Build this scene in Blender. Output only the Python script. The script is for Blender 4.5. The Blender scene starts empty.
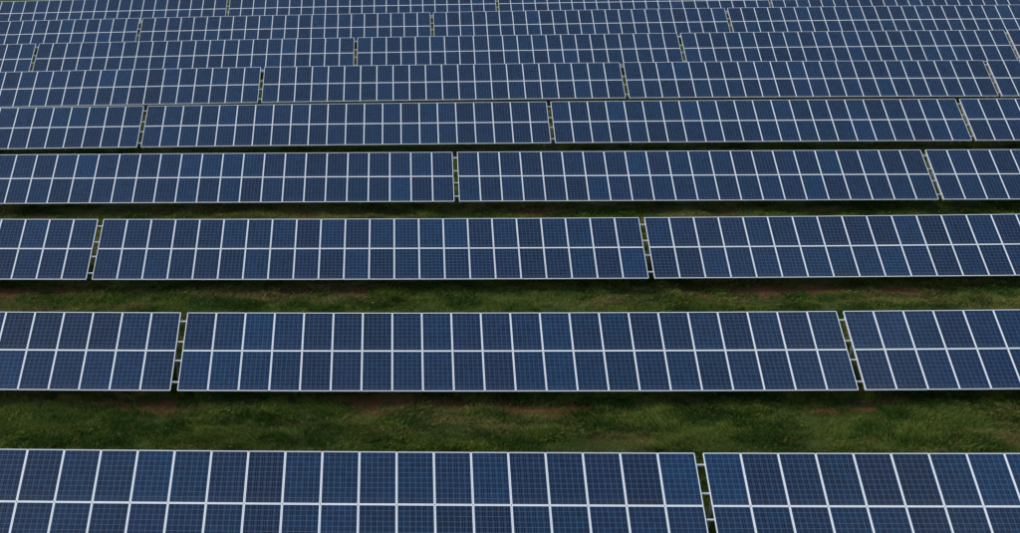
import bpy, math
import numpy as np
from mathutils import Matrix, Vector

scene = bpy.context.scene
col = scene.collection
rng = np.random.default_rng(11)

# ------------------------------------------------------------------ camera
CAM_H, PITCH, ROLL, YAW = 18.618, 0.500308, 0.016015, -0.025714
FOCAL_PX, IMG_W = 1167.376, 1020.0
cy_, sy_ = math.cos(YAW), math.sin(YAW)
ex = Vector((cy_, -sy_, 0)); ey = Vector((sy_, cy_, 0)); ez = Vector((0, 0, 1))
fwd = ey * math.cos(PITCH) - ez * math.sin(PITCH)
upv = ey * math.sin(PITCH) + ez * math.cos(PITCH)
right = ex * math.cos(ROLL) - upv * math.sin(ROLL)
cup = ex * math.sin(ROLL) + upv * math.cos(ROLL)
cam_data = bpy.data.cameras.new("camera")
cam = bpy.data.objects.new("camera", cam_data)
col.objects.link(cam)
M = Matrix((right, cup, -fwd)).transposed().to_4x4()
M.translation = Vector((0, 0, CAM_H))
cam.matrix_world = M
cam_data.sensor_width = 36.0
cam_data.lens = FOCAL_PX / IMG_W * 36.0
cam_data.shift_x = 140.55 / IMG_W          # the picture is a crop of a wider frame
cam_data.shift_y = 142.70 / IMG_W
cam_data.clip_start = 0.5
cam_data.clip_end = 20000
scene.camera = cam

# ------------------------------------------------------------------ sky, sun, exposure
SUN_EL, SUN_AZ = math.radians(50), math.radians(250)   # azimuth clockwise from +Y: on the left
world = bpy.data.worlds.new("World")
scene.world = world
world.use_nodes = True
wn = world.node_tree
wn.nodes.clear()
sky = wn.nodes.new("ShaderNodeTexSky"); sky.sky_type = 'NISHITA'
sky.sun_disc = False
sky.sun_elevation = SUN_EL
sky.sun_rotation = SUN_AZ
sky.air_density = 1.0; sky.dust_density = 1.3; sky.ozone_density = 1.0
bg = wn.nodes.new("ShaderNodeBackground"); bg.inputs[1].default_value = 0.12
wo = wn.nodes.new("ShaderNodeOutputWorld")
# broken cloud over the whole dome: direction projected on a cloud layer, then noise
wtc = wn.nodes.new("ShaderNodeTexCoord")
wsep = wn.nodes.new("ShaderNodeSeparateXYZ"); wn.links.new(wtc.outputs["Generated"], wsep.inputs[0])
wz = wn.nodes.new("ShaderNodeMath"); wz.operation = 'MAXIMUM'; wn.links.new(wsep.outputs[2], wz.inputs[0]); wz.inputs[1].default_value = 0.0
wza = wn.nodes.new("ShaderNodeMath"); wza.operation = 'ADD'; wn.links.new(wz.outputs[0], wza.inputs[0]); wza.inputs[1].default_value = 0.18
wdv = wn.nodes.new("ShaderNodeVectorMath"); wdv.operation = 'DIVIDE'; wn.links.new(wtc.outputs["Generated"], wdv.inputs[0])
wcm = wn.nodes.new("ShaderNodeCombineXYZ")
for k in range(3): wn.links.new(wza.outputs[0], wcm.inputs[k])
wn.links.new(wcm.outputs[0], wdv.inputs[1])
wno = wn.nodes.new("ShaderNodeTexNoise"); wno.inputs["Scale"].default_value = 1.7; wno.inputs["Detail"].default_value = 6
wno.inputs["Roughness"].default_value = 0.55
wn.links.new(wdv.outputs[0], wno.inputs["Vector"])
wmr = wn.nodes.new("ShaderNodeMapRange"); wmr.interpolation_type = 'SMOOTHSTEP'
wmr.inputs[1].default_value = 0.42; wmr.inputs[2].default_value = 0.68; wmr.inputs[4].default_value = 0.75
wn.links.new(wno.outputs["Fac"], wmr.inputs[0])
wmx = wn.nodes.new("ShaderNodeMix"); wmx.data_type = 'RGBA'
wn.links.new(wmr.outputs[0], wmx.inputs[0]); wn.links.new(sky.outputs[0], wmx.inputs[6])
wmx.inputs[7].default_value = (7.2, 7.6, 8.2, 1)
wn.links.new(wmx.outputs[2], bg.inputs[0]); wn.links.new(bg.outputs[0], wo.inputs[0])
sun_data = bpy.data.lights.new("sun", 'SUN')
sun_data.energy = 1.5
sun_data.angle = math.radians(30)
sun_data.color = (1.0, 0.985, 0.93)
sun = bpy.data.objects.new("sun", sun_data)
col.objects.link(sun)
sdir = Vector((math.sin(SUN_AZ) * math.cos(SUN_EL), math.cos(SUN_AZ) * math.cos(SUN_EL), math.sin(SUN_EL)))
sun.rotation_euler = sdir.to_track_quat('Z', 'Y').to_euler()
sun.location = sdir * 80
vs = scene.view_settings
vs.view_transform = 'Standard'; vs.look = 'None'; vs.gamma = 1.0; vs.exposure = 0.32
vs.use_curve_mapping = False

# ------------------------------------------------------------------ site layout (metres)
ROW_X = [-14.1598, -7.1962, -12.1823, 3.0100, -13.8198, -8.1810, -25.0605, -19.4876, -13.8154]
ROW_Y = [24.4295, 33.8980, 43.3966, 52.7393, 62.3455, 71.7833, 81.3163, 90.6487, 100.0274]
ROW_Z = [0.828, 0.7544, 0.7989, 0.8764, 0.8635, 0.8940, 0.7576, 0.7357, 0.6915]
ROW_S = [-0.009446, -0.005637, -0.003998, -0.003242, 0.000939, 0.003462, 0.005003, 0.006466, 0.006234]
ROW_Q = [0.000211, 0.000256, 0.000169, -2.4e-05, -9.4e-05, -0.000154, -0.000101, -0.0001, -8.8e-05]
TABLES = [(0, 1), (-1, 1), (-1, 1), (-2, 1), (-1, 2), (-1, 2), (-1, 3), (-1, 3), (-1, 2)]
BETA = 0.463007
PITCH_U, PW, PH, PGAP = 1.012, 1.004, 1.656, 0.008
NCOL = 22
TABLE_W = NCOL * PITCH_U - PGAP
TABLE_STEP = 22.244 + 0.2388
SLOPE_LEN = 2 * PH + PGAP
CLEAR = 0.76
CB, SB = math.cos(BETA), math.sin(BETA)


def row_z(r, x):
    x = np.clip(x, -60, 70)
    return ROW_Z[r] + ROW_S[r] * x + ROW_Q[r] * x * x


def ground_z(x, y):
    x = np.asarray(x, float); y = np.asarray(y, float)
    yb = np.array(ROW_Y)
    i = np.clip(np.searchsorted(yb, y) - 1, 0, len(yb) - 2)
    t = np.clip((y - yb[i]) / (yb[i + 1] - yb[i]), 0, 1)
    t = t * t * (3 - 2 * t)
    zr = np.stack([row_z(r, x) for r in range(len(yb))])
    z0 = np.take_along_axis(zr, i[None], 0)[0]; z1 = np.take_along_axis(zr, i[None] + 1, 0)[0]
    return z0 * (1 - t) + z1 * t - CLEAR


# smooth value noise, used for terrain bumps and for where soil and dry grass lie
def vnoise(x, y, seed):
    r = np.random.default_rng(seed).random((256, 256))
    xi = np.floor(x).astype(int); yi = np.floor(y).astype(int)
    fx = x - xi; fy = y - yi
    fx = fx * fx * (3 - 2 * fx); fy = fy * fy * (3 - 2 * fy)
    a = r[xi % 256, yi % 256]; b = r[(xi + 1) % 256, yi % 256]
    c = r[xi % 256, (yi + 1) % 256]; d = r[(xi + 1) % 256, (yi + 1) % 256]
    return (a * (1 - fx) + b * fx) * (1 - fy) + (c * (1 - fx) + d * fx) * fy


def fbm(x, y, seed, octv=4):
    s = 0; a = 0.5; t = 0
    for k in range(octv):
        s = s + a * vnoise(x * 2 ** k + 17 * k, y * 2 ** k + 31 * k, seed + k); t += a; a *= 0.55
    return s / t


def soil_amount(x, y):
    """bare reddish soil along the drip line of each table's lower edge"""
    yb = np.array(ROW_Y)
    d = np.min(np.abs(y[..., None] - (yb + 0.38)), axis=-1)
    n = fbm(x * 0.16, y * 0.5, 40, 4)
    m = fbm(x * 0.7, y * 1.3, 60, 3)
    s = np.clip((n - 0.50) * 5 + (m - 0.5) * 5, 0, 1)
    return s * np.clip(1.25 - d / 0.95, 0, 1)


# ------------------------------------------------------------------ materials
def new_mat(name):
    m = bpy.data.materials.new(name); m.use_nodes = True
    nt = m.node_tree; nt.nodes.clear()
    out = nt.nodes.new("ShaderNodeOutputMaterial")
    b = nt.nodes.new("ShaderNodeBsdfPrincipled")
    nt.links.new(b.outputs[0], out.inputs[0])
    return m, nt, b


def math_node(nt, op, a, b=None, c=None, clamp=False):
    n = nt.nodes.new("ShaderNodeMath"); n.operation = op; n.use_clamp = clamp
    for i, v in enumerate((a, b, c)):
        if v is None: continue
        if isinstance(v, (int, float)): n.inputs[i].default_value = v
        else: nt.links.new(v, n.inputs[i])
    return n.outputs[0]


def mix_col(nt, fac, a, b, mode='MIX'):
    n = nt.nodes.new("ShaderNodeMix"); n.data_type = 'RGBA'; n.blend_type = mode
    for s, v in ((n.inputs[0], fac), (n.inputs[6], a), (n.inputs[7], b)):
        if isinstance(v, (int, float)): s.default_value = v
        elif isinstance(v, tuple): s.default_value = (*v, 1)
        else: nt.links.new(v, s)
    return n.outputs[2]


def noise(nt, vec, scale, detail=4, rough=0.55):
    n = nt.nodes.new("ShaderNodeTexNoise")
    n.inputs["Scale"].default_value = scale; n.inputs["Detail"].default_value = detail
    n.inputs["Roughness"].default_value = rough
    nt.links.new(vec, n.inputs["Vector"])
    return n.outputs["Fac"]


def ramp(nt, fac, lo, hi):
    n = nt.nodes.new("ShaderNodeMapRange"); n.interpolation_type = 'SMOOTHSTEP'
    n.inputs[1].default_value = lo; n.inputs[2].default_value = hi
    nt.links.new(fac, n.inputs[0])
    return n.outputs[0]


def make_cell_material():
    m, nt, b = new_mat("polycrystalline_cells_under_glass")
    tc = nt.nodes.new("ShaderNodeTexCoord"); oi = nt.nodes.new("ShaderNodeObjectInfo")
    sep = nt.nodes.new("ShaderNodeSeparateXYZ"); nt.links.new(tc.outputs["Object"], sep.inputs[0])
    iw, ih = PW - 0.053, PH - 0.057          # the laminate's cell field, 6 x 10 cells
    u = math_node(nt, 'MULTIPLY_ADD', sep.outputs[0], 6 / iw, 3.0)
    v = math_node(nt, 'MULTIPLY_ADD', sep.outputs[1], 10 / ih, 5.0)
    fu = math_node(nt, 'FRACT', u); fv = math_node(nt, 'FRACT', v)
    du = math_node(nt, 'ABSOLUTE', math_node(nt, 'SUBTRACT', fu, 0.5))
    dv = math_node(nt, 'ABSOLUTE', math_node(nt, 'SUBTRACT', fv, 0.5))
    gap = math_node(nt, 'GREATER_THAN', math_node(nt, 'MAXIMUM', du, dv), 0.488)
    # outside the cell field: white backsheet border
    ou = math_node(nt, 'GREATER_THAN', math_node(nt, 'ABSOLUTE', sep.outputs[0]), iw / 2)
    ov = math_node(nt, 'GREATER_THAN', math_node(nt, 'ABSOLUTE', sep.outputs[1]), ih / 2)
    gap = math_node(nt, 'MAXIMUM', gap, math_node(nt, 'MAXIMUM', ou, ov))
    # three busbars per cell, running up the panel
    fb = math_node(nt, 'FRACT', math_node(nt, 'MULTIPLY', u, 3.0))
    bus = math_node(nt, 'LESS_THAN', math_node(nt, 'ABSOLUTE', math_node(nt, 'SUBTRACT', fb, 0.5)), 0.035)
    # each panel and each cell its own shade of blue
    cu = math_node(nt, 'FLOOR', u); cv = math_node(nt, 'FLOOR', v)
    cmb = nt.nodes.new("ShaderNodeCombineXYZ")
    nt.links.new(cu, cmb.inputs[0]); nt.links.new(cv, cmb.inputs[1])
    nt.links.new(math_node(nt, 'MULTIPLY', oi.outputs["Random"], 57.0), cmb.inputs[2])
    wn_ = nt.nodes.new("ShaderNodeTexWhiteNoise"); nt.links.new(cmb.outputs[0], wn_.inputs[0])
    r1 = oi.outputs["Random"]
    r2 = math_node(nt, 'FRACT', math_node(nt, 'MULTIPLY', r1, 91.7))
    r3 = math_node(nt, 'FRACT', math_node(nt, 'MULTIPLY', r1, 677.3))
    wsc = nt.nodes.new("ShaderNodeSeparateColor"); nt.links.new(wn_.outputs[1], wsc.inputs[0])
    shift = nt.nodes.new("ShaderNodeVectorMath"); shift.operation = 'ADD'
    sh3 = nt.nodes.new("ShaderNodeCombineXYZ"); nt.links.new(math_node(nt, 'MULTIPLY', r1, 311.0), sh3.inputs[2])
    nt.links.new(tc.outputs["Object"], shift.inputs[0]); nt.links.new(sh3.outputs[0], shift.inputs[1])
    blot = ramp(nt, noise(nt, shift.outputs[0], 2.2, 3), 0.3, 0.7)
    fa = math_node(nt, 'ADD', math_node(nt, 'MULTIPLY', math_node(nt, 'POWER', r1, 1.3), 0.75),
                   math_node(nt, 'MULTIPLY_ADD', wsc.outputs[0], 0.34, math_node(nt, 'MULTIPLY_ADD', blot, 0.30, -0.24)), clamp=True)
    c = mix_col(nt, fa, CELL_A, CELL_B)
    fc = math_node(nt, 'ADD', math_node(nt, 'MULTIPLY', math_node(nt, 'POWER', r2, 2.5), 0.55),
                   math_node(nt, 'MULTIPLY_ADD', wsc.outputs[1], 0.40, -0.08), clamp=True)
    c = mix_col(nt, fc, c, CELL_C)
    hsv = nt.nodes.new("ShaderNodeHueSaturation"); nt.links.new(c, hsv.inputs["Color"])
    val = math_node(nt, 'ADD', math_node(nt, 'MULTIPLY_ADD', r3, 0.38, 0.58),
                    math_node(nt, 'MULTIPLY', wn_.outputs[0], 0.22))
    # crystal grain
    vor = nt.nodes.new("ShaderNodeTexVoronoi"); vor.inputs["Scale"].default_value = 45
    off = nt.nodes.new("ShaderNodeVectorMath"); off.operation = 'ADD'
    nt.links.new(tc.outputs["Object"], off.inputs[0]); nt.links.new(cmb.outputs[0], off.inputs[1])
    nt.links.new(off.outputs[0], vor.inputs["Vector"])
    sv = nt.nodes.new("ShaderNodeSeparateColor"); nt.links.new(vor.outputs["Color"], sv.inputs[0])
    val = math_node(nt, 'MULTIPLY', val, math_node(nt, 'MULTIPLY_ADD', sv.outputs[0], 0.24, 0.88))
    nt.links.new(val, hsv.inputs["Value"])
    c = mix_col(nt, math_node(nt, 'MULTIPLY', bus, 0.6), hsv.outputs[0], (0.16, 0.24, 0.36))
    c = mix_col(nt, gap, c, (0.155, 0.245, 0.35))
    # thin dust film, a little thicker along the lower frame
    dn = noise(nt, tc.outputs["Object"], 2.3, 5)
    low = ramp(nt, sep.outputs[1], -PH * 0.30, -PH * 0.5)
    dust = math_node(nt, 'MULTIPLY', dn, math_node(nt, 'MULTIPLY_ADD', low, 0.09, 0.010))
    c = mix_col(nt, dust, c, (0.34, 0.33, 0.30))
    nt.links.new(c, b.inputs["Base Color"])
    b.inputs["Roughness"].default_value = 0.5
    b.inputs["IOR"].default_value = 1.3
    b.inputs["Specular IOR Level"].default_value = 0.0
    b.inputs["Coat Weight"].default_value = 1.0
    b.inputs["Coat IOR"].default_value = 1.42
    nt.links.new(math_node(nt, 'MULTIPLY_ADD', dn, 0.10, 0.06), b.inputs["Coat Roughness"])
    return m


CELL_A, CELL_B, CELL_C = (0.0026, 0.0130, 0.038), (0.0010, 0.0270, 0.074), (0.0058, 0.0095, 0.037)
mat_cells = make_cell_material()


def make_metal(name, colour, rough, metallic, var):
    m, nt, b = new_mat(name)
    tc = nt.nodes.new("ShaderNodeTexCoord"); oi = nt.nodes.new("ShaderNodeObjectInfo")
    n = noise(nt, tc.outputs["Object"], 9.0, 4)
    dark = tuple(k * (1 - var) for k in colour)
    c = mix_col(nt, n, dark, colour)
    c = mix_col(nt, math_node(nt, 'MULTIPLY', oi.outputs["Random"], var), c, tuple(k * 0.6 for k in colour))
    nt.links.new(c, b.inputs["Base Color"])
    b.inputs["Metallic"].default_value = metallic
    b.inputs["Roughness"].default_value = rough
    return m


mat_frame = make_metal("anodised_aluminium_frame", (0.85, 0.875, 0.88), 0.6, 0.08, 0.14)
mat_steel = make_metal("galvanised_steel", (0.58, 0.59, 0.60), 0.5, 0.2, 0.2)


def make_ground_material():
    m, nt, b = new_mat("grassy_ground")
    tc = nt.nodes.new("ShaderNodeTexCoord")
    pos = tc.outputs["Object"]
    mp = nt.nodes.new("ShaderNodeMapping"); mp.inputs["Scale"].default_value = (0.45, 1.0, 1.0)
    nt.links.new(pos, mp.inputs[0])
    big = ramp(nt, noise(nt, mp.outputs[0], 0.55, 4), 0.35, 0.68)
    mid = ramp(nt, noise(nt, mp.outputs[0], 3.2, 5, 0.65), 0.3, 0.7)
    fine = noise(nt, pos, 26.0, 4, 0.7)
    c = mix_col(nt, big, (0.038, 0.072, 0.012), (0.080, 0.108, 0.022))
    c = mix_col(nt, math_node(nt, 'MULTIPLY', mid, 0.55), c, (0.024, 0.036, 0.010))
    c = mix_col(nt, math_node(nt, 'MULTIPLY', ramp(nt, fine, 0.5, 0.8), 0.5), c, (0.11, 0.10, 0.042))
    at = nt.nodes.new("ShaderNodeAttribute"); at.attribute_name = "soil"
    sn = mix_col(nt, fine, (0.13, 0.046, 0.017), (0.20, 0.085, 0.036))
    c = mix_col(nt, at.outputs["Fac"], c, sn)
    nt.links.new(c, b.inputs["Base Color"])
    b.inputs["Roughness"].default_value = 0.95
    b.inputs["Specular IOR Level"].default_value = 0.15
    bp = nt.nodes.new("ShaderNodeBump"); bp.inputs["Strength"].default_value = 0.8
    bp.inputs["Distance"].default_value = 0.06
    nt.links.new(math_node(nt, 'ADD', fine, mid), bp.inputs["Height"])
    nt.links.new(bp.outputs[0], b.inputs["Normal"])
    return m


mat_ground = make_ground_material()


def make_grass_material():
    m, nt, b = new_mat("grass_blades")
    at = nt.nodes.new("ShaderNodeAttribute"); at.attribute_name = "blade_colour"
    nt.links.new(at.outputs["Color"], b.inputs["Base Color"])
    b.inputs["Roughness"].default_value = 0.75
    b.inputs["Specular IOR Level"].default_value = 0.15
    tr = nt.nodes.new("ShaderNodeBsdfTranslucent"); nt.links.new(at.outputs["Color"], tr.inputs[0])
    mx = nt.nodes.new("ShaderNodeMixShader"); mx.inputs[0].default_value = 0.25
    out = [n for n in nt.nodes if n.type == 'OUTPUT_MATERIAL'][0]
    nt.links.new(b.outputs[0], mx.inputs[1]); nt.links.new(tr.outputs[0], mx.inputs[2])
    nt.links.new(mx.outputs[0], out.inputs[0])
    return m


mat_grass = make_grass_material()


# ------------------------------------------------------------------ mesh helpers
def mesh_from(name, verts, faces, mat, smooth=False):
    me = bpy.data.meshes.new(name)
    me.from_pydata([tuple(map(float, v)) for v in verts], [], faces)
    me.materials.append(mat)
    if smooth:
        for p in me.polygons: p.use_smooth = True
    me.update()
    return me


def link(name, me, parent=None, matrix=None):
    o = bpy.data.objects.new(name, me)
    col.objects.link(o)
    if parent is not None: o.parent = parent
    if matrix is not None: o.matrix_local = matrix
    return o


def big_mesh(name, V, F, mat):
    """numpy verts (n,3) and triangles or quads (m,k)"""
    me = bpy.data.meshes.new(name)
    k = F.shape[1]
    me.vertices.add(len(V)); me.vertices.foreach_set("co", V.astype(np.float32).ravel())
    me.loops.add(F.size); me.loops.foreach_set("vertex_index", F.astype(np.int32).ravel())
    me.polygons.add(len(F))
    me.polygons.foreach_set("loop_start", np.arange(0, F.size, k, dtype=np.int32))
    me.materials.append(mat)
    me.update(calc_edges=True)
    return me


# ------------------------------------------------------------------ ground, one sheet to the horizon
def axis(lo, hi, step, far, n):
    core = np.arange(lo, hi + 1e-6, step)
    out = np.geomspace(step, far, n)
    return np.concatenate([lo - out[::-1], core, hi + out])


gx = axis(-62, 72, 0.40, 6000, 26)
gy = axis(12, 112, 0.25, 6000, 26)
GX, GY = np.meshgrid(gx, gy, indexing='xy')
bump = (fbm(GX * 0.45, GY * 0.55, 5, 4) - 0.5) * 0.16 + (fbm(GX * 2.1, GY * 2.3, 9, 3) - 0.5) * 0.07
near = (np.abs(GX) < 75) & (GY > 8) & (GY < 118)


def ground_surface(x, y):
    return (ground_z(x, y) + (fbm(x * 0.45, y * 0.55, 5, 4) - 0.5) * 0.16
            + (fbm(x * 2.1, y * 2.3, 9, 3) - 0.5) * 0.07)


GZ = ground_z(GX.ravel(), GY.ravel()).reshape(GX.shape) + bump * near
V = np.stack([GX, GY, GZ], -1).reshape(-1, 3)
nx, ny = len(gx), len(gy)
ii, jj = np.meshgrid(np.arange(nx - 1), np.arange(ny - 1), indexing='xy')
a = (jj * nx + ii).ravel()
F = np.stack([a, a + 1, a + nx + 1, a + nx], 1)
gme = big_mesh("ground", V, F, mat_ground)
at = gme.attributes.new("soil", 'FLOAT', 'POINT')
at.data.foreach_set("value", (soil_amount(GX.ravel(), GY.ravel()) * near.ravel()).astype(np.float32))
gme.polygons.foreach_set("use_smooth", np.ones(len(F), bool))
ground = link("ground", gme)
ground["kind"] = "structure"

# ------------------------------------------------------------------ solar panels
FD = 0.040     # frame depth
FW = 0.0225     # frame face width


def panel_meshes():
    hw, hh = PW / 2, PH / 2
    # laminate: a thin slab just below the frame's face
    w, h = hw - FW + 0.006, hh - FW + 0.006
    z1, z0 = -0.0025, -0.0085
    vs_ = [(-w, -h, z0), (w, -h, z0), (w, h, z0), (-w, h, z0), (-w, -h, z1), (w, -h, z1), (w, h, z1), (-w, h, z1)]
    fs = [(4, 5, 6, 7), (3, 2, 1, 0), (0, 1, 5, 4), (1, 2, 6, 5), (2, 3, 7, 6), (3, 0, 4, 7)]
    lam = mesh_from("panel", vs_, fs, mat_cells)
    # frame: eight-sided outline (corners cut), hollow middle
    c = 0.016
    outl = [(-hw + c, -hh), (hw - c, -hh), (hw, -hh + c), (hw, hh - c), (hw - c, hh), (-hw + c, hh), (-hw, hh - c), (-hw, -hh + c)]
    iw, ih = hw - FW, hh - FW
    innl = [(-iw, -ih), (iw, -ih), (iw, -ih), (iw, ih), (iw, ih), (-iw, ih), (-iw, ih), (-iw, -ih)]
    e = 0.0015
    vv = []
    for (x, y) in outl: vv.append((x - math.copysign(e, x), y - math.copysign(e, y), 0))     # 0..7 top outer (eased)
    for (x, y) in outl: vv.append((x, y, -e))                                                # 8..15
    for (x, y) in outl: vv.append((x, y, -FD))                                               # 16..23
    ic = [(-iw, -ih), (iw, -ih), (iw, ih), (-iw, ih)]
    for (x, y) in ic: vv.append((x, y, 0))                                                   # 24..27
    for (x, y) in ic: vv.append((x, y, -FD))                                                 # 28..31
    f = []
    for k in range(8):
        n = (k + 1) % 8
        f.append((8 + k, 8 + n, n, k)); f.append((16 + k, 16 + n, 8 + n, 8 + k))
    # top face pieces
    f += [(0, 1, 25, 24), (2, 3, 26, 25), (4, 5, 27, 26), (6, 7, 24, 27), (1, 2, 25), (3, 4, 26), (5, 6, 27), (7, 0, 24)]
    f += [(16 + 1, 16 + 0, 28, 29), (16 + 3, 16 + 2, 29, 30), (16 + 5, 16 + 4, 30, 31), (16 + 7, 16 + 6, 31, 28),
          (18, 17, 29), (20, 19, 30), (22, 21, 31), (16, 23, 28)]
    for k in range(4):
        n = (k + 1) % 4
        f.append((24 + n, 28 + n, 28 + k, 24 + k)[::-1])
    fr = mesh_from("frame", vv, f, mat_frame)
    return lam, fr


lam_me, frame_me = panel_meshes()
V_AX = Vector((0, CB, SB))


def basis(r, x):
    """local frame of the table surface at x: along the row, up the slope, normal"""
    s = ROW_S[r] + 2 * ROW_Q[r] * x
    eu = Vector((1, 0, s)).normalized()
    k = 1 / math.sqrt(1 + s * s)
    ev = Vector((-SB * s * k, CB, SB * k)).normalized()
    return eu, ev, eu.cross(ev).normalized()


def surf(r, x, v, n):
    eu, ev, nn = basis(r, x)
    return Vector((x, ROW_Y[r], float(row_z(r, x)))) + ev * v + nn * n


def sweep_rail(r, x0, x1, v, n0, n1, wid, org):
    xs = np.linspace(x0, x1, 13)
    vv, ff = [], []
    for x in xs:
        for (dv, dn) in ((-wid / 2, n0), (wid / 2, n0), (wid / 2, n1), (-wid / 2, n1)):
            vv.append(surf(r, float(x), v + dv, dn) - org)
    for k in range(len(xs) - 1):
        for q in range(4):
            a_, b_ = k * 4 + q, k * 4 + (q + 1) % 4
            ff.append((a_, a_ + 4, b_ + 4, b_))
    e = (len(xs) - 1) * 4
    ff += [(0, 1, 2, 3), (e + 3, e + 2, e + 1, e)]
    return mesh_from("rail", vv, ff, mat_steel)


def channel_mesh(name, w, d, t, length, mat):
    """C-section along +Y, open to one side"""
    prof = [(0, 0), (w, 0), (w, t), (t, t), (t, d - t), (w, d - t), (w, d), (0, d)]
    vv = [(x - w / 2, 0, -z) for x, z in prof] + [(x - w / 2, length, -z) for x, z in prof]
    n = len(prof)
    ff = [(k, (k + 1) % n, n + (k + 1) % n, n + k) for k in range(n)]
    ff += [(3, 2, 1, 0), (4, 3, 0, 7), (7, 6, 5, 4), (n, n + 1, n + 2, n + 3), (n + 7, n, n + 3, n + 4), (n + 4, n + 5, n + 6, n + 7)]
    return mesh_from(name, vv, ff, mat)


RAIL_V = [SLOPE_LEN * (1 - k) for k in (0.105, 0.375, 0.615, 0.885)]
RAIL_N0, RAIL_N1 = -0.042, -0.100
rafter_me = channel_mesh("rafter", 0.06, 0.11, 0.012, SLOPE_LEN - 0.24, mat_steel)
RAFTER_X = [0.085, 4.45, 8.9, TABLE_W - 8.9, TABLE_W - 4.45, TABLE_W - 0.085]
POST_V = 2.15
POST_LEN = 2.15


def join_boxes(name, boxes, mat):
    vv, ff = [], []
    for (x0, y0, z0), (x1, y1, z1) in boxes:
        b0 = len(vv)
        vv += [(x0, y0, z0), (x1, y0, z0), (x1, y1, z0), (x0, y1, z0), (x0, y0, z1), (x1, y0, z1), (x1, y1, z1), (x0, y1, z1)]
        ff += [tuple(b0 + k for k in f) for f in ((4, 5, 6, 7), (3, 2, 1, 0), (0, 1, 5, 4), (1, 2, 6, 5), (2, 3, 7, 6), (3, 0, 4, 7))]
    return mesh_from(name, vv, ff, mat)


post_me = join_boxes("post", [((0.032, -0.041, -POST_LEN), (0.038, 0.041, 0.02)), ((0.010, -0.045, -POST_LEN), (0.060, -0.0405, 0.02)),
                              ((0.010, 0.0405, -POST_LEN), (0.060, 0.045, 0.02))], mat_steel)
ORD = ["front row", "second row from the front", "third row from the front", "fourth row from the front",
       "fifth row from the front", "sixth row from the front", "seventh row from the front",
       "eighth row from the front", "farthest row"]
SIDE = {
    2: ["left of the gap", "right of the gap"],
    3: ["leftmost of three", "middle of three", "rightmost of three"],
    4: ["leftmost of four", "second of four from left", "third of four from left", "rightmost of four"],
    5: ["leftmost of five", "second of five from left", "middle of five", "fourth of five from left", "rightmost of five, a sliver"],
}


def build_table(r, t, label):
    x0 = ROW_X[r] + t * TABLE_STEP
    xc = x0 + TABLE_W / 2
    yc = ROW_Y[r] + 0.5 * SLOPE_LEN * CB
    org = Vector((xc, yc, float(ground_z(np.array([xc]), np.array([yc]))[0])))
    root = bpy.data.objects.new("solar_table", None)
    root.empty_display_size = 0.5
    col.objects.link(root)
    root.location = org
    root["label"] = label
    root["category"] = "solar table"
    root["group"] = "solar panel tables standing in rows on the grass"
    for c in range(NCOL):
        x = x0 + c * PITCH_U + PW / 2
        eu, ev, nn = basis(r, x)
        for lvl in range(2):
            p = surf(r, x, PH / 2 + lvl * (PH + PGAP), 0) - org
            R = Matrix((eu, ev, nn)).transposed().to_4x4()
            # panels never sit perfectly in plane
            R = R @ Matrix.Rotation(rng.normal(0, 0.0016), 4, 'X') @ Matrix.Rotation(rng.normal(0, 0.0016), 4, 'Y')
            R.translation = p
            pn = link("panel", lam_me, root, R)
            link("frame", frame_me, pn)
    for v in RAIL_V:      # rails run through and bridge the gap to the next table
        link("rail", sweep_rail(r, x0 + 0.02, x0 + TABLE_STEP + 0.012, v, RAIL_N0, RAIL_N1, 0.046, org), root)
    for dx in RAFTER_X:
        x = x0 + dx
        eu, ev, nn = basis(r, x)
        R = Matrix((eu, ev, nn)).transposed().to_4x4()
        R.translation = surf(r, x, 0.12, RAIL_N1 - 0.0005) - org
        link("rafter", rafter_me, root, R)
        # one driven post under the upper half of each rafter
        top = surf(r, x, POST_V, RAIL_N1 - 0.06)
        link("post", post_me, root, Matrix.Translation(top - org + Vector((0.0 if dx < TABLE_W / 2 else -0.07, 0, 0))))
    return root


for r in range(9):
    lo, hi = TABLES[r]
    seen = [t for t in range(lo, hi + 1) if not ((r == 3 and t == -2) or (r == 7 and t == 3))]
    for t in range(lo, hi + 1):
        if t in seen:
            label = "solar table in the %s, %s" % (ORD[r], SIDE[len(seen)][seen.index(t)])
        elif r == 3:
            label = "solar table continuing the fourth row just beyond the left edge"
        else:
            label = "solar table continuing the eighth row just beyond the right edge"
        build_table(r, t, label)

# ------------------------------------------------------------------ grass
def grass_patch(x0, x1, y0, y1, dens):
    n = int((x1 - x0) * (y1 - y0) * dens)
    x = rng.uniform(x0, x1, n); y = rng.uniform(y0, y1, n)
    # blades stand in clumps; soil stays mostly bare
    cl = fbm(x * 1.7, y * 1.9, 71, 3)
    keep = rng.random(n) < np.clip(0.25 + 1.5 * (cl - 0.25), 0.12, 1) * (1 - 0.85 * soil_amount(x, y))
    return x[keep], y[keep]


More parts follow.
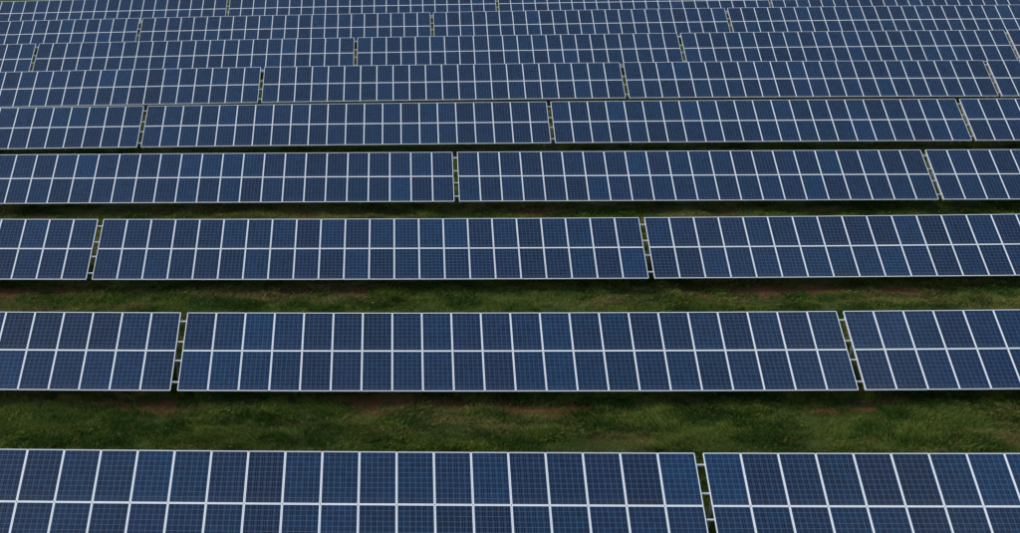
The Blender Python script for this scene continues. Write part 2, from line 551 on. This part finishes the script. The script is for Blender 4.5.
px, py = [], []
for r in range(9):
    # visible width of the strip behind row r
    yn = ROW_Y[r] + 10.5
    half_l = 0.335 * yn + 5.5; half_r = 0.60 * yn + 5.5
    dens = [2900, 2200, 1300, 800, 450, 250, 130, 120, 120][r]
    ytop = ROW_Y[r] + SLOPE_LEN * CB
    yend = (ROW_Y[r + 1] if r < 8 else ROW_Y[r] + 14)
    for (ya, yb_, k) in ((ytop - 1.2, ytop + 2.0, 0.4), (ytop + 2.0, yend + 0.5, 1.0), (yend + 0.5, yend + 1.9, 0.5)):
        X_, Y_ = grass_patch(-half_l, half_r, ya, yb_, dens * k)
        px.append(X_); py.append(Y_)
X_, Y_ = grass_patch(-14, 22, ROW_Y[0] - 3.0, ROW_Y[0] + 1.2, 300)
px.append(X_); py.append(Y_)
px = np.concatenate(px); py = np.concatenate(py)
n = len(px)
pz = ground_surface(px, py) - 0.015
dist = np.sqrt(px ** 2 + py ** 2)
clump = fbm(px * 1.0, py * 1.3, 81, 4)
hgt = (0.055 + 0.15 * np.clip(clump * 2.2 - 0.65, 0, 1)) * rng.uniform(0.6, 1.35, n)
wid = rng.uniform(0.005, 0.010, n) * np.clip(dist / 34, 0.9, 2.6)
lean_dir = 2 * math.pi * fbm(px * 0.35, py * 0.4, 91, 2) * 2 + rng.normal(0, 0.9, n)
lean = rng.uniform(0.35, 1.15, n) * hgt
fx = rng.uniform(0, 2 * math.pi, n)
ox, oy = np.cos(fx) * wid, np.sin(fx) * wid
lx, ly = np.cos(lean_dir) * lean, np.sin(lean_dir) * lean
V = np.empty((n, 4, 3))
V[:, 0] = np.stack([px - ox, py - oy, pz], 1)
V[:, 1] = np.stack([px + ox, py + oy, pz], 1)
V[:, 2] = np.stack([px + lx * 0.45 + ox * .7, py + ly * 0.45 + oy * .7, pz + hgt * 0.7], 1)
V[:, 3] = np.stack([px + lx, py + ly, pz + hgt], 1)
base = np.arange(n)[:, None] * 4
F = np.concatenate([base + np.array([[0, 1, 2]]), base + np.array([[0, 2, 3]])], 1).reshape(-1, 3)
dry = np.clip((fbm(px * 0.3, py * 1.1, 101, 5) - 0.53) * 7 + rng.normal(0, 0.3, n), 0, 1)
lush = np.clip((fbm(px * 0.8, py * 1.2, 111, 4) - 0.42) * 5 + rng.normal(0, 0.2, n), 0, 1)
g0, g1 = np.array([0.038, 0.082, 0.010]), np.array([0.116, 0.160, 0.026])
gd = np.array([0.23, 0.195, 0.065])
C = g0 + (g1 - g0) * lush[:, None]
C = C + (gd - C) * (dry * 0.75)[:, None]
straw = rng.random(n) < 0.05
C[straw] = np.array([0.20, 0.17, 0.085])
C *= 1.06 * rng.uniform(0.75, 1.25, n)[:, None]
gm = big_mesh("grass", V.reshape(-1, 3), F, mat_grass)
ca = gm.attributes.new("blade_colour", 'FLOAT_COLOR', 'FACE')
cc = np.ones((n, 2, 4), np.float32); cc[:, :, :3] = C[:, None, :]
ca.data.foreach_set("color", cc.ravel())
grass = link("grass", gm)
grass["kind"] = "stuff"
grass["label"] = "short rough green and straw coloured grass between the rows of tables"
grass["category"] = "grass"
print("grass blades", n)
